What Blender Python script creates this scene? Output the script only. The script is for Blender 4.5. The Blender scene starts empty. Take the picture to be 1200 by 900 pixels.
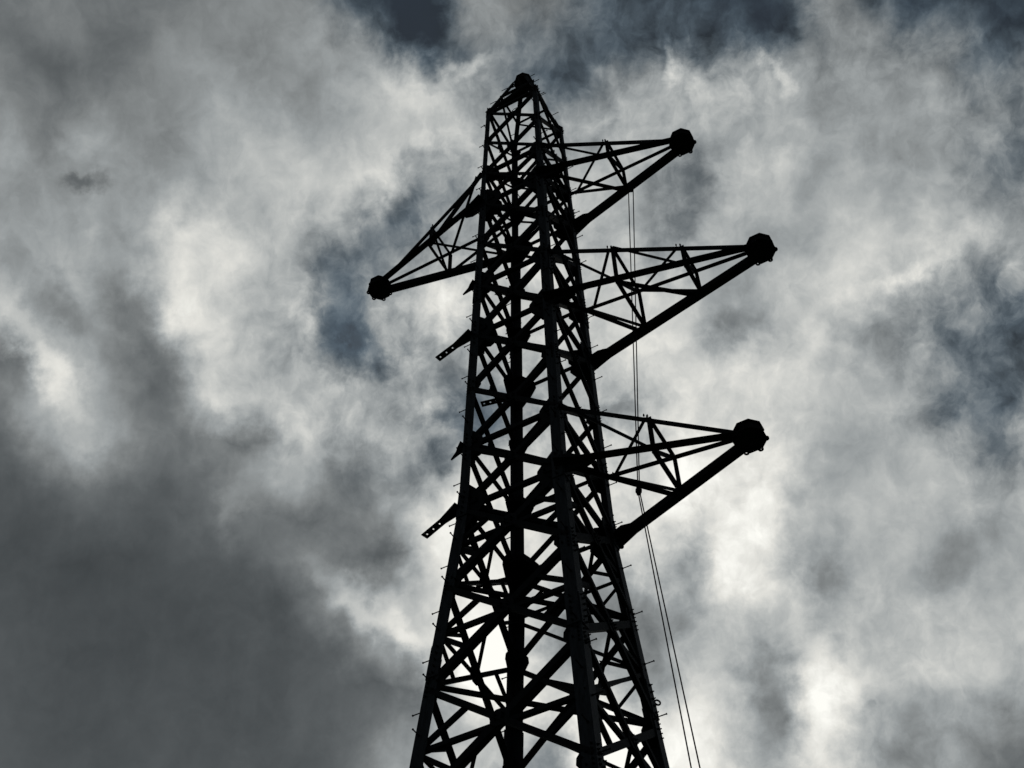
import bpy, bmesh, math, random
from mathutils import Vector, Matrix

random.seed(7)
C = bpy.context.scene
COL = C.collection
rad = math.radians

# ------------------------------------------------------------------ camera
H0 = 1.6                                   # eye height above the ground
pan, pitch, roll = rad(-1.39871), rad(51.58475), rad(-0.81101)
cam_d = bpy.data.cameras.new('camera')
cam = bpy.data.objects.new('camera', cam_d)
COL.objects.link(cam)
fw = Vector((math.sin(pan)*math.cos(pitch), math.cos(pan)*math.cos(pitch), math.sin(pitch)))
rt = Vector((math.cos(pan), -math.sin(pan), 0))
up = rt.cross(fw)
rt2 = rt*math.cos(roll) + up*math.sin(roll)
up2 = -rt*math.sin(roll) + up*math.cos(roll)
m = Matrix((rt2, up2, -fw)).transposed().to_4x4()
m.translation = Vector((0, -14.72591, H0))
cam.matrix_world = m
cam_d.sensor_width = 36.0
cam_d.lens = 1664/1200*36
cam_d.clip_start = 0.1
cam_d.clip_end = 20000
C.camera = cam

# ------------------------------------------------------------------ exposure
C.view_settings.view_transform = 'Standard'
C.view_settings.look = 'None'
C.view_settings.gamma = 1
C.view_settings.exposure = -2.0
GAIN = 4.0                                 # clouds are that much brighter than the exposed picture

# ------------------------------------------------------------------ sun (veiled by cloud, beyond the tower)
SUN_EL, SUN_AZ = rad(41), rad(1.5)
sun_d = bpy.data.lights.new('sun', 'SUN')
sun_d.energy = 0.8
sun_d.angle = rad(14)
sun_d.color = (1, 0.95, 0.86)
sun = bpy.data.objects.new('sun', sun_d)
COL.objects.link(sun)
sd = Vector((math.sin(SUN_AZ)*math.cos(SUN_EL), math.cos(SUN_AZ)*math.cos(SUN_EL), math.sin(SUN_EL)))
sun.rotation_euler = sd.to_track_quat('Z', 'Y').to_euler()

# ------------------------------------------------------------------ sky: clear sky behind a broken cloud layer
# cloud map: angle of the row above the front horizon (degrees) : (brightness, clear-gap) along the lateral angle
W = bpy.data.worlds.new('World'); C.world = W
W.use_nodes = True
nt = W.node_tree; nt.nodes.clear()
N = nt.nodes.new; LK = nt.links.new
def val(x): return x
def math_(op, a, b=None, c=None, clamp=False):
    n = N('ShaderNodeMath'); n.operation = op; n.use_clamp = clamp
    for i, v in enumerate((a, b, c)):
        if v is None: continue
        if isinstance(v, (int, float)): n.inputs[i].default_value = v
        else: LK(v, n.inputs[i])
    return n.outputs[0]
def mapr(v, a, b, c=0., d=1., smooth=False):
    n = N('ShaderNodeMapRange'); n.interpolation_type = 'SMOOTHSTEP' if smooth else 'LINEAR'
    LK(v, n.inputs[0])
    for i, x in enumerate((a, b, c, d)): n.inputs[1+i].default_value = x
    return n.outputs[0]
def mixc(f, a, b, mode='MIX'):
    n = N('ShaderNodeMix'); n.data_type = 'RGBA'; n.blend_type = mode
    if isinstance(f, (int, float)): n.inputs[0].default_value = f
    else: LK(f, n.inputs[0])
    for s, v in ((n.inputs[6], a), (n.inputs[7], b)):
        if isinstance(v, tuple): s.default_value = v
        else: LK(v, s)
    return n.outputs[2]
tc = N('ShaderNodeTexCoord')
sx = N('ShaderNodeSeparateXYZ'); LK(tc.outputs['Generated'], sx.inputs[0])
X, Y, Z = sx.outputs
v_ang = math_('ARCTAN2', Z, Y)                                   # radians above the front horizon, over the zenith to pi
hyp = math_('SQRT', math_('ADD', math_('MULTIPLY', Y, Y), math_('MULTIPLY', Z, Z)))
lat = math_('DIVIDE', X, math_('MAXIMUM', hyp, 0.001))
lat = math_('SUBTRACT', lat, math_('MULTIPLY_ADD', v_ang, 0.0329, -0.0448))
cx = N('ShaderNodeCombineXYZ'); LK(lat, cx.inputs[0]); LK(v_ang, cx.inputs[1])
P0 = cx.outputs[0]
def noise(vec, scale, detail, rough=0.5, off=(0, 0, 0), dist=0.0, squash=(1, 1, 1)):
    mp = N('ShaderNodeMapping'); LK(vec, mp.inputs[0]); mp.inputs['Location'].default_value = off
    mp.inputs['Scale'].default_value = squash
    n = N('ShaderNodeTexNoise'); n.noise_dimensions = '2D'
    LK(mp.outputs[0], n.inputs['Vector'])
    n.inputs['Scale'].default_value = scale; n.inputs['Detail'].default_value = detail
    n.inputs['Roughness'].default_value = rough; n.inputs['Distortion'].default_value = dist
    return n
def warp(vec, nz, amount):
    a = N('ShaderNodeVectorMath'); a.operation = 'SUBTRACT'; LK(nz.outputs['Color'], a.inputs[0]); a.inputs[1].default_value = (.5, .5, .5)
    b = N('ShaderNodeVectorMath'); b.operation = 'MULTIPLY_ADD'; LK(a.outputs[0], b.inputs[0])
    b.inputs[1].default_value = (amount, amount, 0); LK(vec, b.inputs[2])
    return b.outputs[0]
P1 = warp(P0, noise(P0, 13, 2, .5, (3.1, 1.7, 0)), 0.030)
P2 = warp(P1, noise(P0, 45, 7, .6, (7.3, 5.2, 0)), 0.026)
s2 = N('ShaderNodeSeparateXYZ'); LK(P2, s2.inputs[0])
U, V = s2.outputs[0], s2.outputs[1]
NCOL = 25                                  # columns 1.72 degrees apart, centred ahead
# two rows per angle: brightness 0-255, and how clear (blue) the gap is 0-9
ROWS = [
 (66.72, "112 108 118 108 112 128 130 130 105 60 48 125 122 115 88 78 68 55 55 115 95 48 60 50 52", "0 0 0 0 0 0 0 0 4 8 9 1 0 1 5 6 7 9 9 1 3 9 7 9 8"),
 (65.10, "118 100 100 108 125 132 122 145 152 130 60 108 98 90 76 80 76 80 65 112 126 108 100 70 72", "0 0 0 0 0 0 0 0 0 3 8 3 4 4 6 6 6 6 8 2 1 3 4 7 6"),
 (63.46, "130 118 115 118 130 140 150 128 155 175 175 148 130 85 108 150 165 152 165 130 140 150 145 105 125", "0 0 0 0 0 0 0 0 0 0 0 2 4 6 4 1 1 1 1 1 1 1 1 5 3"),
 (61.80, "148 130 150 130 128 150 170 170 165 185 185 185 170 145 145 165 165 160 165 150 150 150 155 140 120", "0 0 0 0 0 0 0 0 0 0 0 0 1 2 2 1 1 1 0 0 0 0 1 2 3"),
 (60.13, "140 140 148 145 140 150 175 190 195 190 138 150 175 165 175 165 138 165 175 160 150 140 150 120 105", "0 0 0 0 0 0 0 0 0 0 4 3 1 0 0 1 2 1 0 0 0 0 1 4 4"),
 (58.44, "145 150 155 150 195 190 165 185 165 110 125 150 170 185 165 160 128 160 175 160 165 158 165 135 140", "0 0 0 0 0 0 0 0 2 5 5 2 0 0 0 1 2 1 0 0 0 0 0 3 2"),
 (56.74, "155 155 165 150 195 200 190 165 130 112 150 170 180 190 175 150 150 165 155 165 190 190 193 172 165", "0 0 0 0 0 0 0 1 4 5 2 1 0 0 0 2 2 0 0 0 0 0 0 1 1"),
 (55.02, "178 135 150 128 195 190 160 160 98 138 195 190 185 185 195 190 185 155 182 190 195 162 145 130 125", "0 0 0 0 0 0 0 2 8 3 0 0 0 0 0 0 0 0 0 0 0 1 3 4 5"),
 (53.31, "115 175 142 118 138 182 185 150 84 120 170 160 180 185 185 200 190 142 165 185 147 145 125 118 112", "0 0 0 0 0 0 0 3 9 6 2 1 1 0 0 0 0 1 0 0 1 2 4 5 6"),
 (51.59, "120 188 160 120 116 185 180 185 185 150 135 150 150 160 170 185 185 190 195 190 175 150 125 100 105", "0 0 0 0 0 0 0 0 0 2 3 4 5 3 1 0 0 0 0 0 0 1 4 5 4"),
 (49.86, "95 138 165 130 110 115 118 175 150 182 155 95 110 150 165 150 185 200 205 170 165 165 132 100 128", "0 0 0 0 0 0 0 0 1 0 3 7 7 3 1 1 0 0 0 0 0 0 3 6 3"),
 (48.15, "80 90 104 95 92 108 142 158 114 128 145 190 190 180 190 195 205 210 205 160 150 160 172 128 145", "0 0 0 0 0 0 0 0 1 2 3 1 0 0 0 0 0 0 0 0 0 0 0 4 3"),
 (46.43, "76 77 80 82 88 104 106 102 105 125 195 215 205 195 195 195 200 210 205 165 168 165 170 170 170", "0 0 0 0 0 0 0 0 0 0 0 0 0 0 0 0 0 0 0 0 0 0 0 1 1"),
 (44.73, "75 72 70 75 78 82 95 115 115 114 198 212 200 190 180 195 165 205 195 150 160 168 150 150 165", "0 0 0 0 0 0 0 0 0 0 0 0 0 0 0 0 0 0 0 0 0 0 0 0 0"),
 (43.04, "80 76 74 74 74 76 80 85 130 170 190 208 195 170 130 145 170 190 190 150 168 165 155 160 175", "0 0 0 0 0 0 0 0 0 0 0 0 0 0 0 0 0 0 0 0 0 0 0 0 0"),
 (41.37, "82 78 74 74 76 76 78 82 92 155 175 220 205 115 115 125 142 178 165 185 162 175 185 180 170", "0 0 0 0 0 0 0 0 0 0 0 0 0 0 0 0 0 0 0 0 0 0 0 0 0"),
 (39.71, "84 80 76 76 78 80 80 82 86 92 112 222 225 185 205 140 168 165 135 215 190 190 195 185 165", "0 0 0 0 0 0 0 0 0 0 0 0 0 0 0 0 0 0 0 0 0 0 0 0 0"),
 (38.07, "84 80 78 78 80 82 82 84 90 110 150 192 195 175 228 195 205 172 126 225 175 148 160 136 130", "0 0 0 0 0 0 0 0 0 0 1 2 3 3 1 0 0 0 0 0 0 0 0 0 0"),
 (36.45, "84 82 80 80 82 84 84 86 92 120 160 188 160 150 235 225 215 190 150 215 165 142 150 116 110", "0 0 0 0 0 0 0 0 0 0 1 3 4 4 1 0 0 0 0 0 0 0 0 0 0"),
 (19.33, "110 110 110 110 110 110 110 110 110 110 110 110 110 110 110 110 110 110 110 110 110 110 110 110 110", "0 0 0 0 0 0 0 0 0 0 0 0 0 0 0 0 0 0 0 0 0 0 0 0 0"),
]
ROWS = [(105, " ".join(["62"]*25), " ".join(["1"]*25)), (84, " ".join(["75"]*25), " ".join(["4"]*25))] + ROWS
ROWS = ROWS[::-1]                                                   # from the horizon upward
# how ragged the cloud is (0 smooth veil, 9 torn), every 6.9 degrees across, same rows in pairs
TEX = {i: [int(c) for c in r] for i, r in enumerate(["3333333", "1111111", "0013454", "0013554", "0024743", "0135734", "1278547", "2379458", "3357535", "3337645", "2235855", "2235645"])}
ramp_pos = mapr(U, -13*50/1664, 13*50/1664)
acc = None; prev = None
for ir, (ang, br, gp) in enumerate(ROWS):
    br = [float(x) for x in br.split()]; gp = [float(x) for x in gp.split()]
    r = N('ShaderNodeValToRGB'); LK(ramp_pos, r.inputs[0])
    cr = r.color_ramp; cr.interpolation = 'CARDINAL'
    while len(cr.elements) < NCOL: cr.elements.new(0.5)
    for i in range(NCOL): cr.elements[i].position = (i+1)/26
    # rows run horizon-first: row 1 is the lowest of the map, then two rows per texture line
    tl = TEX[min(11, max(1, 2+(ir-1)//2))] if 0 < ir < 20 else TEX[0]
    for i in range(NCOL):
        q = i/4; k = min(5, int(q)); tx = tl[k]+(tl[k+1]-tl[k])*(q-k)
        cr.elements[i].color = (br[i]/255, gp[i]/9, tx/9, 1)
    if acc is None: acc = r.outputs[0]
    else: acc = mixc(mapr(V, rad(prev), rad(ang)), acc, r.outputs[0])
    prev = ang
sc_ = N('ShaderNodeSeparateColor'); LK(acc, sc_.inputs[0])
bri, gap, tex = sc_.outputs
# single patches and streaks of the layer: lateral, angle (rad), half sizes, tilt (deg), brightness change
PATCHES = [
 (-0.2984,1.0523,0.0132,0.0060,-10,-45), (-0.3353,0.9297,0.0511,0.0108,-60,32), (-0.3458,0.9180,0.0270,0.0108,-60,-32),
 (-0.3165,0.9652,0.0240,0.0096,-50,-20), (-0.2533,0.9420,0.0421,0.0144,-60,-24), (-0.2200,0.9439,0.0451,0.0144,-66,14),
 (-0.2129,1.0066,0.0331,0.0168,-20,14), (-0.0318,1.1249,0.0216,0.0060,20,42), (-0.0761,1.1133,0.0361,0.0120,-40,16),
 (-0.0608,1.1498,0.0192,0.0144,-0,-22), (-0.0652,1.0577,0.0108,0.0072,-0,-32), (-0.0774,1.0334,0.0168,0.0084,40,-38),
 (-0.1127,0.9942,0.0180,0.0072,30,-18), (-0.1336,0.9434,0.0132,0.0096,-0,-22), (-0.1083,0.9402,0.0096,0.0084,-0,-24),
 (-0.1216,0.9334,0.0060,0.0048,-0,24), (-0.0891,0.9215,0.0078,0.0108,-0,-45), (-0.0511,0.9202,0.0132,0.0132,-0,-28),
 (-0.0451,0.8779,0.0090,0.0072,-0,-42), (-0.0511,0.8481,0.0072,0.0102,-0,-48), (-0.1797,0.8751,0.0228,0.0108,-20,-20),
 (-0.1935,0.8156,0.0096,0.0180,-15,24), (-0.1053,0.8529,0.0276,0.0156,-30,-18), (-0.0883,0.7730,0.0216,0.0132,-40,-26),
 (-0.1010,0.7457,0.0433,0.0096,-42,34), (-0.0680,0.7242,0.0180,0.0084,-30,28), (0.2098,1.1457,0.0108,0.0270,-0,22),
 (0.1059,1.1211,0.0156,0.0036,-80,40), (0.0679,1.1099,0.0132,0.0054,-20,24), (0.1793,1.1082,0.0120,0.0048,-70,34),
 (0.1280,1.0392,0.0156,0.0108,-30,-34), (0.1195,1.0070,0.0132,0.0102,-20,-30), (0.1607,0.9406,0.0331,0.0156,35,-30),
 (0.2873,0.9298,0.0361,0.0168,20,-16), (0.3112,0.9152,0.0156,0.0120,-0,-28), (0.2839,0.9657,0.0300,0.0072,25,32),
 (0.3290,0.8716,0.0180,0.0132,-0,-14), (0.3375,0.8415,0.0156,0.0120,-0,-14), (0.0721,0.8813,0.0132,0.0084,-0,-52),
 (0.1823,0.8167,0.0421,0.0156,-82,10), (0.1280,0.7639,0.0180,0.0108,-30,-34), (0.2165,0.7506,0.0252,0.0120,-80,-22),
 (0.1009,0.7366,0.0276,0.0180,-0,-20), (0.1821,0.6879,0.0361,0.0144,-85,-20), (0.2020,0.6747,0.0361,0.0168,-85,11),
 (0.1604,0.7524,0.0192,0.0120,-0,16), (0.3147,0.7711,0.0252,0.0150,50,-22), (0.2496,0.6716,0.0066,0.0048,-0,-24),
 (0.2840,0.6396,0.0421,0.0120,5,-18), (0.1165,0.6388,0.0240,0.0180,-0,16), (-0.0359,0.8058,0.0180,0.0361,-0,14),
 (-0.0204,0.7083,0.0300,0.0252,-0,20), (0.0704,0.6598,0.0288,0.0240,-0,26), (0.0238,0.6515,0.0156,0.0120,-0,-20),
 (0.1015,0.7836,0.1683,0.1623,-0,11), (0.1285,0.8006,0.0571,0.0481,-0,11)]
for pu, pv, ru, rv, tilt, am in PATCHES:
    mp = N('ShaderNodeMapping'); mp.vector_type = 'TEXTURE'; LK(P2, mp.inputs[0])
    mp.inputs['Location'].default_value = (pu, pv, 0); mp.inputs['Rotation'].default_value = (0, 0, rad(tilt))
    mp.inputs['Scale'].default_value = (ru, rv, 1)
    ln = N('ShaderNodeVectorMath'); ln.operation = 'LENGTH'; LK(mp.outputs[0], ln.inputs[0])
    bri = math_('ADD', bri, mapr(ln.outputs['Value'], 0.1, 1.75, am/255, 0, True))
bri = math_('MULTIPLY_ADD', math_('SUBTRACT', bri, .45), 1.06, .466)
# fine structure of the cloud
edge = math_('MULTIPLY', gap, math_('SUBTRACT', 1.0, gap))
amp = math_('MULTIPLY_ADD', math_('MULTIPLY', tex, mapr(bri, .26, .5, .5, 1)), .22, 0.030)
amp = math_('MULTIPLY_ADD', edge, .45, amp)
P3 = warp(P0, noise(P0, 34, 3, .5, (2.2, 8.1, 0)), 0.012)
P3 = warp(P3, noise(P3, 110, 4, .6, (6.1, 1.2, 0)), 0.006)
nf = noise(P3, 27, 10, .58, (1.3, 9.4, 0), .25, (1, .8, 1))
ng = noise(P3, 64, 8, .62, (5.3, 3.4, 0), .15)
nb = noise(P1, 9, 3, .5, (4.3, 2.4, 0))
# billowing edges: folded noise
bl = noise(P3, 36, 6, .55, (9.1, 4.4, 0))
fold = math_('SUBTRACT', .16, math_('ABSOLUTE', math_('SUBTRACT', bl.outputs[0], .5)))
det = math_('MULTIPLY_ADD', math_('SUBTRACT', nf.outputs[0], .5), 2.3, math_('MULTIPLY', math_('SUBTRACT', ng.outputs[0], .5), .9))
det = math_('ADD', det, math_('MULTIPLY_ADD', fold, .7, -.06))
det = math_('ADD', det, math_('MULTIPLY', math_('SUBTRACT', nb.outputs[0], .5), .5))
bri = math_('MAXIMUM', math_('MULTIPLY_ADD', det, amp, bri, clamp=True), .185)
lin = math_('MULTIPLY', math_('POWER', math_('MULTIPLY_ADD', bri, 1/1.055, .055/1.055), 2.4), GAIN)
tint_dark, tint_mid, tint_hi = (0.88, 1.0, 1.07, 1), (0.925, 0.99, 1.005, 1), (1.0, 0.993, 0.935, 1)
tint = mixc(mapr(bri, .25, .5), tint_dark, tint_mid)
tint = mixc(mapr(bri, .62, .88), tint, tint_hi)
tint = mixc(math_('MULTIPLY', gap, mapr(bri, .62, .35)), tint, (.68, 1.0, 1.30, 1))
cloud = mixc(1.0, tint, lin, 'MULTIPLY')
sky = N('ShaderNodeTexSky'); sky.sky_type = 'NISHITA'; sky.sun_disc = False
sky.sun_elevation = SUN_EL; sky.sun_rotation = SUN_AZ
bg_sky = N('ShaderNodeBackground'); LK(sky.outputs[0], bg_sky.inputs[0]); bg_sky.inputs[1].default_value = 0.07
bg_cl = N('ShaderNodeBackground'); LK(cloud, bg_cl.inputs[0]); bg_cl.inputs[1].default_value = 1.0
# clear sky shows where the gap is open and the cloud thin
cover = math_('MULTIPLY', mapr(gap, .35, 1.0, 0, .3), mapr(bri, .52, .22, 0, 1), clamp=True)
mx = N('ShaderNodeMixShader'); LK(cover, mx.inputs[0]); LK(bg_cl.outputs[0], mx.inputs[1]); LK(bg_sky.outputs[0], mx.inputs[2])
wo = N('ShaderNodeOutputWorld'); LK(mx.outputs[0], wo.inputs[0])
W.cycles.sampling_method = 'MANUAL'; W.cycles.sample_map_resolution = 512

# ------------------------------------------------------------------ materials
def mat(name, base, rough=0.6, metal=0.0, scale=6.0, var=0.5, streak=True, bump=0.0):
    mt = bpy.data.materials.new(name); mt.use_nodes = True
    t = mt.node_tree; b = t.nodes['Principled BSDF']
    tcn = t.nodes.new('ShaderNodeTexCoord'); mp = t.nodes.new('ShaderNodeMapping')
    mp.inputs['Scale'].default_value = (1, 1, .18) if streak else (1, 1, 1)
    t.links.new(tcn.outputs['Object'], mp.inputs[0])
    n = t.nodes.new('ShaderNodeTexNoise'); n.inputs['Scale'].default_value = scale; n.inputs['Detail'].default_value = 8
    n.inputs['Roughness'].default_value = .65
    t.links.new(mp.outputs[0], n.inputs['Vector'])
    r = t.nodes.new('ShaderNodeValToRGB')
    r.color_ramp.elements[0].position = .3; r.color_ramp.elements[1].position = .7
    r.color_ramp.elements[0].color = tuple(x*(1-var) for x in base)+(1,)
    r.color_ramp.elements[1].color = tuple(x*(1+var) for x in base)+(1,)
    t.links.new(n.outputs[0], r.inputs[0]); t.links.new(r.outputs[0], b.inputs['Base Color'])
    b.inputs['Roughness'].default_value = rough; b.inputs['Metallic'].default_value = metal
    b.inputs['Specular IOR Level'].default_value = .12
    if bump:
        bp = t.nodes.new('ShaderNodeBump'); bp.inputs['Strength'].default_value = bump
        t.links.new(n.outputs[0], bp.inputs['Height']); t.links.new(bp.outputs[0], b.inputs['Normal'])
    return mt
STEEL = mat('weathered_dark_steel', (.042, .046, .055), .72, 0, 26, .55)
STEEL2 = mat('dark_steel_bracing', (.016, .017, .02), .8, 0, 18, .5)
PLATE = mat('dark_plate_steel', (.014, .014, .016), .8, 0, 12, .5, False)
ROPE = mat('dark_rope', (.03, .028, .025), .9, 0, 60, .4, False)
GRASS = mat('rough_grass', (.035, .05, .018), .95, 0, .6, .5, False, .4)
CONC = mat('footing_concrete', (.25, .24, .22), .9, 0, 8, .25, False, .2)

# ------------------------------------------------------------------ geometry helpers
def link(name, bm, material, parent=None):
    bmesh.ops.recalc_face_normals(bm, faces=bm.faces[:])
    me = bpy.data.meshes.new(name); bm.to_mesh(me); bm.free()
    me.materials.append(material)
    o = bpy.data.objects.new(name, me); COL.objects.link(o)
    if parent: o.parent = parent
    return o
def orth(d, a):
    d = d - a*d.dot(a); return d.normalized()
def extrude_poly(bm, pts, vec):
    a = [bm.verts.new(p) for p in pts]; b = [bm.verts.new(p+vec) for p in pts]
    n = len(pts)
    bm.faces.new(a); bm.faces.new(b[::-1])
    for i in range(n): bm.faces.new((a[i], a[(i+1) % n], b[(i+1) % n], b[i]))
def angle(bm, p0, p1, w1, d1, w2, d2, t=0.012):
    """rolled steel angle, heel on p0-p1, legs of w1 along d1 and w2 along d2"""
    a = (p1-p0).normalized(); d1 = orth(d1, a); d2 = orth(d2, a)
    sec = [Vector(), d1*w1, d1*w1+d2*t, d1*t+d2*t, d1*t+d2*w2, d2*w2]
    va = [bm.verts.new(p0+s) for s in sec]; vb = [bm.verts.new(p1+s) for s in sec]
    for i in range(6):
        j = (i+1) % 6
        bm.faces.new((va[i], va[j], vb[j], vb[i]))
    for q in (va, vb):
        bm.faces.new((q[0], q[1], q[2], q[3])); bm.faces.new((q[0], q[3], q[4], q[5]))
def tube(bm, p0, p1, r, n=6, r1=None):
    a = (p1-p0).normalized(); e = orth(Vector((.3, .5, .81)) if abs(a.z) < .8 else Vector((1, 0, 0)), a); f = a.cross(e)
    r1 = r if r1 is None else r1
    va = [bm.verts.new(p0+(e*math.cos(k*2*math.pi/n)+f*math.sin(k*2*math.pi/n))*r) for k in range(n)]
    vb = [bm.verts.new(p1+(e*math.cos(k*2*math.pi/n)+f*math.sin(k*2*math.pi/n))*r1) for k in range(n)]
    bm.faces.new(va); bm.faces.new(vb[::-1])
    for k in range(n): bm.faces.new((va[k], va[(k+1) % n], vb[(k+1) % n], vb[k]))
def ring(bm, c, e, f, r_in, r_out, th, n=12):
    """flat eye: annulus in the plane e,f, thickness th"""
    g = e.cross(f).normalized()*th
    q = []
    for k in range(n):
        d = e*math.cos(k*2*math.pi/n)+f*math.sin(k*2*math.pi/n)
        q.append([bm.verts.new(c+d*r_in-g/2), bm.verts.new(c+d*r_out-g/2), bm.verts.new(c+d*r_out+g/2), bm.verts.new(c+d*r_in+g/2)])
    for k in range(n):
        a, b = q[k], q[(k+1) % n]
        for i in range(4):
            j = (i+1) % 4
            bm.faces.new((a[i], a[j], b[j], b[i]))
def bolt(bm, p, d, r=.017, h=.028):
    tube(bm, p, p+d*h, r, 6)
    tube(bm, p+d*h, p+d*(h+.02), r*.55, 6)

# ------------------------------------------------------------------ ground
bm = bmesh.new()
R_ = [0, 4, 8, 14, 22, 40, 80, 200, 600, 2000, 8000]
rings = []
for r in R_[1:]:
    rings.append([bm.verts.new((r*math.cos(k*2*math.pi/48), r*math.sin(k*2*math.pi/48),
                  (0 if r < 10 else random.uniform(-.05, .05)))) for k in range(48)])
c0 = bm.verts.new((0, 0, 0))
for k in range(48):
    bm.faces.new((c0, rings[0][k], rings[0][(k+1) % 48]))
    for a, b in zip(rings, rings[1:]): bm.faces.new((a[k], b[k], b[(k+1) % 48], a[(k+1) % 48]))
g = link('ground', bm, GRASS); g['kind'] = 'structure'

# ------------------------------------------------------------------ tower frame
yaw = rad(18.0144)
cy, sy = math.cos(yaw), math.sin(yaw)
CORN = {k: Vector((x*cy-y*sy, x*sy+y*cy, 0)) for k, (x, y) in dict(C=(0, -1), D=(1, 0), B=(0, 1), A=(-1, 0)).items()}
ZT, ZL3 = 27.710, 15.2105
def S(z):                                     # half diagonal of the square body at z (above the eye)
    return 1.225+.108985*(ZL3-z) if z < ZL3 else 1.225+(.86659-1.225)*(z-ZL3)/(ZT-ZL3)
def nd(l, z): return CORN[l]*S(z)+Vector((0, 0, z+H0))
FACES = ('AC', 'CD', 'DB', 'BA')
def fdir(f): return (CORN[f[1]]-CORN[f[0]]).normalized()
def fnorm(f): return (CORN[f[0]]+CORN[f[1]]).normalized()
def fpt(f, u, z, off=0.): return nd(f[0], z).lerp(nd(f[1], z), u)+fnorm(f)*off
ZU = Vector((0, 0, 1))
L3, U3, L2, U2, L1, U1 = ZL3, 16.602, 19.550, 21.077, 23.901, 25.095
UPPER = [L3, U3, (U3+L2)/2, L2, U2, (U2+L1)/2, L1, U1, (U1+ZT)/2, ZT]
LOWER = [L3, 13.614, 11.795, 9.75, 7.5, 5.1, 2.6, .4]
BASE = -1.6

tower = bpy.data.objects.new('transmission_tower', None); COL.objects.link(tower)
tower['label'] = 'dark steel lattice transmission tower with four pointed cross arms against the clouds'
tower['category'] = 'pylon'
tower.location = (0, 0, 0)

# legs: equal angles, heel on the corner, in three sizes
LEGSEG = [(BASE, 12.2, .19), (12.2, L3+.05, .18), (L3+.05, U2-.3, .16), (U2-.3, L1+.25, .145), (L1+.25, ZT+.05, .10)]
legs = {}
for l in 'ABCD':
    fs = [f for f in FACES if l in f]
    ds = [fdir(f) if f[0] == l else -fdir(f) for f in fs]
    bm = bmesh.new()
    for z0, z1, w in LEGSEG:
        cuts = [z0]+([ZL3] if z0 < ZL3 < z1 else [])+[z1]
        for a, b in zip(cuts, cuts[1:]): angle(bm, nd(l, a), nd(l, b), w, ds[0], w, ds[1], .016)
    for zc, w in ((12.2, .2), (L3+.05, .19), (U2-.3, .165), (L1+.25, .13)):      # splice covers with bolts
        for d, e in ((ds[0], ds[1]), (ds[1], ds[0])):
            n = -e
            p = nd(l, zc)
            a = (nd(l, zc+.28)-nd(l, zc-.28))
            q = nd(l, zc-.28)+n*.002+d*.006
            extrude_poly(bm, [q, q+d*(w-.02), q+d*(w-.02)+a, q+a], n*.014)
            for k in range(5):
                bolt(bm, q+a*(.1+.2*k)+d*(w*.5)+n*.014, n)
    legs[l] = link('leg', bm, STEEL, tower)

# footings
for l in 'ABCD':
    bm = bmesh.new()
    p = nd(l, BASE); e = CORN[l].normalized()*.35; f = Vector((-e.y, e.x, 0))
    extrude_poly(bm, [p+e-Vector((0, 0, .3)), p+f-Vector((0, 0, .3)), p-e-Vector((0, 0, .3)), p-f-Vector((0, 0, .3))], Vector((0, 0, .55)))
    link('footing', bm, CONC, tower)

# step bolts: alternate flanges, spaced .44 m
def step_bolt(bm, l, z, which):
    fs = [f for f in FACES if l in f]
    f = fs[which]; d = fdir(f) if f[0] == l else -fdir(f)
    p = nd(l, z)+d*.06; n = fnorm(f)
    tube(bm, p-n*.03, p+n*.14, .0085, 6)
    tube(bm, p+n*.14, p+n*.153, .014, 6)
    tube(bm, p+n*.004, p+n*.022, .016, 6)
rest = bmesh.new()
OFF = dict(A=.05, B=.3, C=.2, D=.12)
for l in 'ABCD':
    k = 0; z = 8.3+OFF[l]; n_ind = 0
    while z < ZT-.05:
        which = k % 2
        if n_ind < 25:
            bm = bmesh.new(); step_bolt(bm, l, z, which); link('step_bolt', bm, STEEL2, legs[l]); n_ind += 1
        else: step_bolt(rest, l, z, which)
        z += .44; k += 1
o = link('step_bolt', rest, STEEL2, tower); o['kind'] = 'stuff'

# panels of cross bracing
def brace(bm, f, u0, z0, u1, z1, w, outside=False, flip=False, w2=None, off=0.02):
    n = fnorm(f)*(1 if outside else -1)
    if outside: off = .005
    p0 = fpt(f, u0, z0)+n*off; p1 = fpt(f, u1, z1)+n*off
    a = (p1-p0).normalized(); side = a.cross(n).normalized()
    if flip: side = -side
    if (side.z < 0) != flip: side = -side
    p0 = p0-side*w*.5; p1 = p1-side*w*.5
    angle(bm, p0, p1, w, side, w2 or w, -fnorm(f), .009)
def plate_on_face(bm, f, u, z, pts, off, th=.012, bolts=()):
    d = fdir(f); n = fnorm(f); c = fpt(f, u, z)+n*off
    ZU = (fpt(f, u, z+.2)-fpt(f, u, z-.2)).normalized()
    extrude_poly(bm, [c+d*x+ZU*y for x, y in pts], n*th)
    for x, y in bolts:
        bolt(bm, c+d*x+ZU*y+n*th, n); 
LEVELS_U = list(zip(UPPER, UPPER[1:]))
LEVELS_L = list(zip(LOWER[1:]+[BASE], LOWER))      # (low, high)
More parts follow.
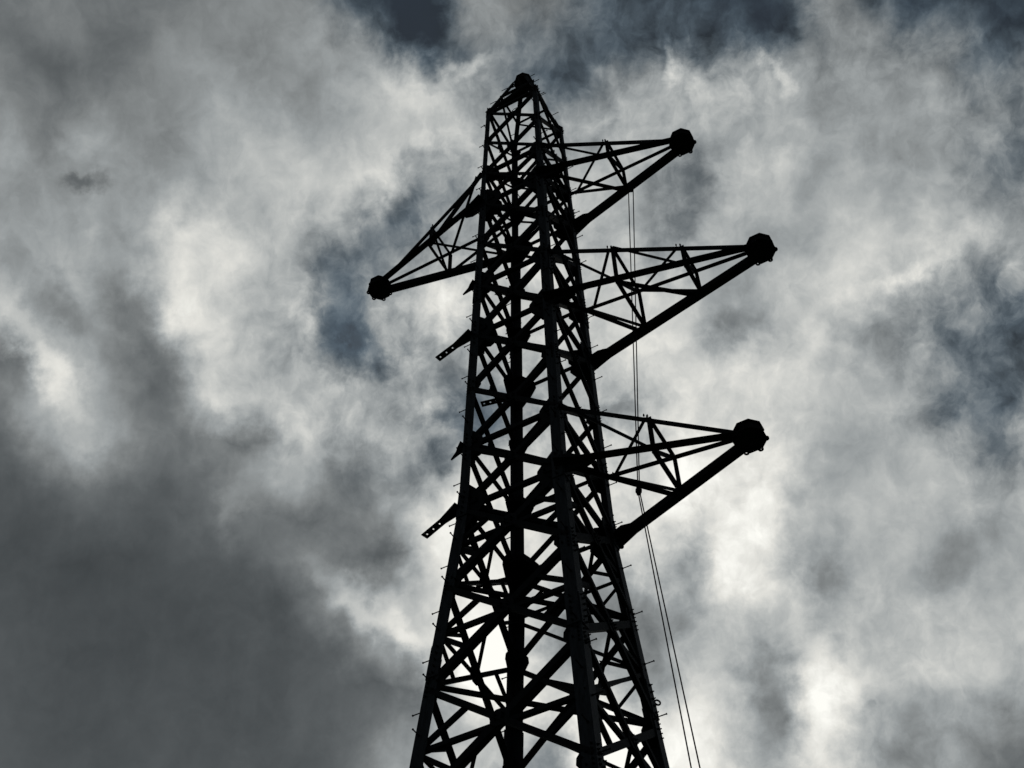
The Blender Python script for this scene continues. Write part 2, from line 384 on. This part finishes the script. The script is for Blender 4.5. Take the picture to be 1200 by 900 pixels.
for f in FACES:
    for lo, hi in LEVELS_U+LEVELS_L:
        low = hi <= L3+.01
        w = .094 if low else (.078 if hi < L1+.1 else .06)
        bm = bmesh.new()
        e = .045/(S(lo)*1.414)
        up_w, dn_w = (w*1.12, w*.8) if f != 'DB' else (w*.9, w*1.35)      # heavier falling diagonal on the rear right face
        brace(bm, f, e, lo+.05, 1-e, hi-.05, up_w, False)
        brace(bm, f, e, hi-.05, 1-e, lo+.05, dn_w, True)
        # centre plate
        t = S(hi)/(S(hi)+S(lo)); zc = hi-(hi-lo)*t
        r = .13 if low else .10
        plate_on_face(bm, f, .5, zc, [(-r, -r*.5), (-r*.4, -r), (r*.4, -r), (r, -r*.5), (r, r*.5), (r*.4, r), (-r*.4, r), (-r, r*.5)], -.018, .012, [(-.05, -.03), (.05, .03), (.05, -.03), (-.05, .03)])
        link('cross_brace', bm, STEEL2, tower)
        if low and lo > 0:
            zm = (lo+hi)/2
            bm = bmesh.new()
            brace(bm, f, .02, zm, .98, zm, .064, False, off=.035)
            link('horizontal_strut', bm, STEEL2, tower)
            for s in (0, 1):
                bm = bmesh.new()
                uu = lambda u: u if s == 0 else 1-u
                for za, zb, dz in ((hi, lo, .03), (lo, hi, -.03)):
                    t_ = .27
                    zq = za+(zb-za)*t_
                    uq = .5+((1-t_)*-.5*S(za)+t_*.5*S(zb))/S(zq)
                    brace(bm, f, uu(.02), zm+dz, uu(uq), zq+(.02 if za == hi else 0), .06, False, off=.03)
                link('secondary_bracing', bm, STEEL2, tower)
    for z in (L3, U3, L2, U2, L1, U1, ZT):
        bm = bmesh.new()
        brace(bm, f, .03, z+.02, .97, z+.02, .075 if z < ZT else .06, False, off=.034)
        link('horizontal_strut', bm, STEEL2, tower)

# inner bracing from the lower panels and plan bracing at the arm levels
for lo, hi in LEVELS_L[:3]:
    zm = (lo+hi)/2
    for (fa, ua), (fb, ub) in ((('AC', .38), ('BA', .5)), (('DB', .38), ('CD', .5))):
        bm = bmesh.new()
        p0 = fpt(fa, ua, lo+(hi-lo)*ua, -.06); p1 = fpt(fb, ub, zm, -.06)
        angle(bm, p0, p1, .05, Vector((0, 0, 1)), .05, fnorm(fa), .008)
        link('inner_brace', bm, STEEL2, tower)
for z in (L3, U3, L2, U2, L1, U1)+tuple(LOWER[1:4]):
    bm = bmesh.new()
    a, d = nd('A', z), nd('D', z); a, d = a.lerp(d, .04), d.lerp(a, .04)
    perp = (CORN['B']-CORN['C']).normalized()
    pw = .10 if z >= L3 else .06
    angle(bm, a-perp*.05-ZU*.01, d-perp*.05-ZU*.01, pw, perp, pw*.9, ZU, .01)
    link('plan_brace', bm, STEEL2, tower)

# long secondary diagonal of the rear right face
for f, k in (('DB', 1), ('DB', 0), ('DB', 2), ('CD', 1)):
    za, zb = (LOWER[k]+LOWER[k+1])/2, (LOWER[k+1]+LOWER[k+2])/2
    bm = bmesh.new(); brace(bm, f, 1, za, 0, zb, .055, False, off=.05)
    link('secondary_bracing', bm, STEEL2, tower)
# gusset plates at the leg nodes
for l in 'ABCD':
    for z in UPPER+LOWER[1:]:
        big = z in (L1, L2, L3); mid = z in (U1, U2, U3)
        bm = bmesh.new()
        sc = 1.0 if big else (.8 if mid else (.58 if z > L3 else .62))
        if z > L1: sc *= .75
        for f in FACES:
            if l not in f: continue
            u = 0 if f[0] == l else 1; sg = 1 if u == 0 else -1
            pts = [(sg*x*sc, y*sc) for x, y in ((.02, -.44), (.15, -.46), (.34, -.24), (.44, -.06), (.42, .10), (.32, .24), (.14, .46), (.02, .44))]
            plate_on_face(bm, f, u, z, pts, -.016-.012, .011, [(sg*x*sc, y*sc) for x, y in ((.08, -.3), (.08, -.18), (.08, -.06), (.08, .06), (.08, .18), (.08, .3), (.22, -.15), (.30, .05), (.2, .15))])
        if big or mid:                                   # horizontal corner plate for the plan bracing
            c = nd(l, z); i = -CORN[l].normalized(); p = Vector((-i.y, i.x, 0)); k = .95 if big else .7
            extrude_poly(bm, [c+i*.03*k, c+i*.22*k+p*.24*k, c+i*.42*k+p*.16*k, c+i*.5*k, c+i*.42*k-p*.16*k, c+i*.22*k-p*.24*k], ZU*-.012)
        link('gusset_plate', bm, PLATE, tower)

# ------------------------------------------------------------------ cross arms
def tip_plate(c, n, parent, r=.25):
    bm = bmesh.new()
    side = n.cross(ZU)
    def octo(rr, ph=0.): return [(n*math.cos(ph+k*math.pi/4)+side*math.sin(ph+k*math.pi/4))*rr for k in range(8)]
    for dz, rr in ((-.09, r), (.10, r*.92)):
        extrude_poly(bm, [c+q+ZU*dz for q in octo(rr, .39)], ZU*.016)
    for q, s_ in ((n, side), (side, n)):                # upright stiffeners
        extrude_poly(bm, [c+q*r*.85+ZU*-.074-s_*.008, c-q*r*.85+ZU*-.074-s_*.008, c-q*r*.85+ZU*.1-s_*.008, c+q*r*.85+ZU*.1-s_*.008], s_*.016)
    for k in range(8):                                  # rim plates
        a = octo(r*.8, .39)[k]; b = octo(r*.8, .39)[(k+1) % 8]; nn = (a+b).normalized()
        if nn.dot(n) < -.5: continue
        extrude_poly(bm, [c+a+ZU*-.074, c+b+ZU*-.074, c+b+ZU*.1, c+a+ZU*.1], nn*-.012)
    for ph in (-2.2, -1.25, -.3, .5, 1.4, 2.3):         # shackle eyes
        d = n*math.cos(ph)+side*math.sin(ph)
        ring(bm, c+d*(r-.024)+ZU*(-.103), n, side, .017, .043, .018)
    link('tip_plate', bm, PLATE, parent)

def cross_arm(P, Q, zl, zu, out, tip_dz, stations, label, wl=.13, wp=.092, wq=.046):
    """four-chord pointed arm on the face P-Q"""
    n = (CORN[P]+CORN[Q]).normalized(); s = (CORN[Q]-CORN[P]).normalized()
    tip = n*out+ZU*(zl+H0+tip_dz)
    root = dict(PU=nd(P, zu), PL=nd(P, zl), QU=nd(Q, zu), QL=nd(Q, zl))
    back = tip-n*.12
    end = dict(PU=back-s*.07+ZU*.11, PL=back-s*.07-ZU*.05, QU=back+s*.07+ZU*.11, QL=back+s*.07-ZU*.05)
    bm = bmesh.new()
    front = Vector((0, -1, 0))
    # lower chords: heels turned to the inside; upper chords: heels to the outside
    angle(bm, root['PL'], end['PL'], wl, -s, wl, ZU, .013)
    angle(bm, root['QL'], end['QL'], wl, s, wl, ZU, .013)
    angle(bm, root['PU'], end['PU'], wp, s, wp, -ZU, .009)
    angle(bm, root['QU'], end['QU'], wq, -s, wq, -ZU, .009)
    for k in ('PL', 'QL'):                             # connection plates at the body
        a = (end[k]-root[k]).normalized(); q = root[k]; h = a.cross(ZU).normalized()
        extrude_poly(bm, [q-a*.12+h*.17-ZU*.016, q+a*.30+h*.12-ZU*.016, q+a*.42+h*.05-ZU*.016, q+a*.42-h*.05-ZU*.016, q+a*.30-h*.12-ZU*.016, q-a*.12-h*.17-ZU*.016], ZU*.012)
        extrude_poly(bm, [q-a*.05-ZU*.20-h*.006, q+a*.35-ZU*.04-h*.006, q+a*.45+ZU*.05-h*.006, q+a*.12+ZU*.22-h*.006, q-a*.05+ZU*.22-h*.006], h*.012)
    o = link('cross_arm', bm, STEEL2, tower)
    if label: o['label'] = label
    def at(k, t): return root[k].lerp(end[k], t)
    segs = []
    st = [0]+list(stations)
    for i, t in enumerate(stations):
        p = st[i]
        segs += [('PU', t, 'PL', t, .058), ('QU', t, 'QL', t, .052), ('PU', t, 'QU', t, .05), ('PL', t, 'QL', t, .06),
                 ('PU', p, 'PL', t, .05), ('QU', p, 'QL', t, .065), ('PU', t-.02, 'QU', p+.04*(i == 0), .056), ('PL', p, 'QL', t-.03, .055), ('PL', t+.01, 'QU', t, .05)]
    if len(stations) == 1:
        pass
    for a, ta, b, tb, w in segs:
        bm = bmesh.new()
        p0, p1 = at(a, ta), at(b, tb)
        x = (p1-p0).normalized(); q = x.cross(n).normalized()
        angle(bm, p0, p1, w, q, w, q.cross(x), .007)
        for e in (p0, p1):                              # bolted ends
            bolt(bm, e-ZU*.01, -ZU*1, .014, .02); bolt(bm, e+ZU*.03, ZU, .014, .03)
        link('arm_brace', bm, STEEL2, o)
    tip_plate(tip, n, o)
    return o, at, tip, n
arm1, at1, tip1, n1 = cross_arm('C', 'D', L1, U1, 3.319, -.017, (.50,), 'upper right cross arm')
arm2, at2, tip2, n2 = cross_arm('C', 'D', L2, U2, 4.233, -.053, (.33, .67), 'longest cross arm, middle one of the right side')
arm3, at3, tip3, n3 = cross_arm('C', 'D', L3, U3, 3.397, .054, (.51,), 'lowest right cross arm')
arm4, at4, tip4, n4 = cross_arm('B', 'A', L1, U1, 3.43, -.07, (.50,), 'single left cross arm', .125, .046, .072)

# perforated stubs where arms are still to be bolted on, left side
def stub(l, z, tipz, out, length, w, holes=True):
    n = (CORN['A']+CORN['B']).normalized()
    p = nd(l, z); a = (n*out+ZU*(tipz+H0)-p).normalized(); h = a.cross(ZU).normalized()
    if h.dot(fdir('BA')) > 0: h = -h
    rw = .115 if holes else .09
    bm = bmesh.new()
    # row of plate segments with a bolt hole left open in each
    q = p-ZU*.012
    extrude_poly(bm, [q-a*.05+h*rw, q+a*length*.22+h*rw*.75, q+a*length*.45+h*w*.5, q+a*length*.45-h*w*.5, q+a*length*.2-h*rw*.75, q-a*.05-h*rw], ZU*.012)
    if not holes:
        extrude_poly(bm, [q+a*length*.45+h*w*.5, q+a*length-h*w*.1, q+a*length-h*w*.4, q+a*length*.45-h*w*.5], ZU*.012)
        link('arm_bracket', bm, PLATE, tower); return
    x0 = length*.45; hole = .015
    for k in range(3):
        x1 = x0+(length*.55)/3
        xm = (x0+x1)/2
        for s0, s1, t0, t1 in ((-w/2, w/2, x0, xm-hole), (-w/2, w/2, xm+hole, x1), (-w/2, -hole, xm-hole, xm+hole), (hole, w/2, xm-hole, xm+hole)):
            extrude_poly(bm, [q+a*t0+h*s0, q+a*t1+h*s0, q+a*t1+h*s1, q+a*t0+h*s1], ZU*.012)
        x0 = x1
    extrude_poly(bm, [q+ZU*.014+h*(w/2-.012), q+a*length*.6+ZU*.012+h*(w/2-.012), q+a*length*.6+ZU*.04+h*(w/2-.012), q+ZU*.16+h*(w/2-.012)], h*.012)
    link('arm_bracket', bm, PLATE, tower)
for z, zt, out in ((L2, L2-.05, 4.23), (L3, L3, 3.40)):
    stub('A', z, zt, out, .78, .12)
    stub('B', z, zt, out, .62, .12)
for z, zt, out in ((U2, L2, 4.23), (U3, L3, 3.40)):
    stub('A', z, zt, out, .27, .08, False)
    stub('B', z, zt, out, .27, .08, False)

# ------------------------------------------------------------------ earth wire peak
AP = Vector((0, 0, 29.6+H0))
for l in 'ABCD':
    bm = bmesh.new()
    p0 = nd(l, ZT); p1 = AP+CORN[l]*.26-ZU*.12
    o_ = CORN[l].normalized(); h = Vector((-o_.y, o_.x, 0))
    angle(bm, p0, p1, .07, -o_+h, .07, -o_-h, .01)
    for k in range(4):                                   # climbing pegs on the peak
        q = p0.lerp(p1, .15+.22*k); tube(bm, q, q+(fnorm('CD') if k % 2 else fnorm('AC'))*.16*(1 if l in 'CD' else -1), .008)
    link('peak_leg', bm, STEEL2, tower)
for f in FACES:
    bm = bmesh.new()
    a, b = nd(f[0], ZT), nd(f[1], ZT)
    pa = a.lerp(AP+CORN[f[0]]*.26-ZU*.12, .5); pb = b.lerp(AP+CORN[f[1]]*.26-ZU*.12, .5)
    n = fnorm(f)
    angle(bm, pa, pb, .05, ZU, .05, -n, .008)
    angle(bm, a, pb, .05, ZU, .05, -n, .008)
    link('peak_brace', bm, STEEL2, tower)
tip_plate(AP, (fnorm('CD')), tower, .22)
bm = bmesh.new()
d = fnorm('BA')
for q in (fnorm('CD'), fnorm('AC')):                    # tapering crown plates under the cap
    e = Vector((-q.y, q.x, 0))
    extrude_poly(bm, [AP+q*.27-ZU*.1-e*.008, AP+q*.26-ZU*.36-e*.008, AP+q*.09-ZU*.56-e*.008, AP-q*.09-ZU*.56-e*.008, AP-q*.26-ZU*.36-e*.008, AP-q*.27-ZU*.1-e*.008], e*.016)
angle(bm, AP-d*.1-ZU*.62, AP+d*.66-ZU*.60, .12, Vector((-d.y, d.x, 0)), .1, ZU, .012)
angle(bm, AP+fnorm('AC')*.1-ZU*.14, AP-fnorm('AC')*.1-ZU*.14, .12, fnorm('CD'), .12, -ZU, .012)
ring(bm, AP+d*.27+ZU*.10, d, ZU, .035, .065, .02)
link('earth_wire_bracket', bm, PLATE, tower)

# lifting eyes at the arm roots
for z, l in ((L1, 'D'), (L2, 'D'), (L3, 'D'), (12.35, 'D')):
    bm = bmesh.new()
    p = nd(l, z-.12)+fnorm('DB')*.0+CORN['D'].normalized()*.045
    ring(bm, p, CORN['D'].normalized(), ZU, .03, .05, .016)
    tube(bm, p-CORN['D'].normalized()*.09, p-CORN['D'].normalized()*.045, .012)
    link('lifting_eye', bm, STEEL2, tower)

# ------------------------------------------------------------------ hoist ropes and blocks
def pulley(p, name, label, r=.05):
    root = bpy.data.objects.new(name, None); COL.objects.link(root); root.location = p
    root['label'] = label; root['category'] = 'pulley'
    e = Vector((1, 0, 0)); f = ZU
    bm = bmesh.new()
    ring(bm, Vector((0, 0, -.13)), e, f, .015, r, .05, 16)
    link('sheave', bm, STEEL2, root)
    bm = bmesh.new()
    for yy in (-.034, .026):
        extrude_poly(bm, [Vector(q) for q in ((-.03, yy, -.20), (.03, yy, -.20), (.04, yy, -.13), (.03, yy, -.06), (-.03, yy, -.06), (-.04, yy, -.13))], Vector((0, .008, 0)))
    tube(bm, Vector((0, -.045, -.13)), Vector((0, .045, -.13)), .012)
    link('cheek_plate', bm, STEEL2, root)
    bm = bmesh.new()
    ring(bm, Vector((0, 0, -.03)), Vector((0, 1, 0)), ZU, .03, .045, .015)
    link('shackle', bm, STEEL2, root)
    return root
pA = at1('QL', .545)-ZU*.03
pB = at3('QU', 0).lerp(at3('QL', .49), .45)-ZU*.01
pulley(pA, 'pulley_block', 'small dark pulley block hanging under the upper right cross arm')
pulley(pB, 'pulley_block', 'small dark pulley block hanging at the root of the lowest right cross arm')
def rope(pts, name, label, r):
    bm = bmesh.new()
    for a, b in zip(pts, pts[1:]):
        n = max(1, int((b-a).length/2.5))
        L = (b-a).length
        prev = a
        for k in range(1, n+1):
            t = k/n
            q = a.lerp(b, t)-ZU*(4*t*(1-t)*L*.0008)
            tube(bm, prev, q, r, 6); prev = q
    o = link(name, bm, ROPE); o['label'] = label; o['category'] = 'rope'
    o['group'] = 'hoist ropes'
    return o
rope([pA+Vector((-.045, 0, -.13)), pB+Vector((-.012, 0, -.13)), Vector((2.224, -1.355, .05))], 'hoist_rope', 'thin dark rope hanging from the upper right cross arm, left one of the pair', .0095)
rope([pA+Vector((.045, 0, -.13)), pB+Vector((.012, 0, -.13)), Vector((2.507, -1.366, .05))], 'hoist_rope', 'thin dark rope hanging from the upper right cross arm, right one of the pair', .0095)
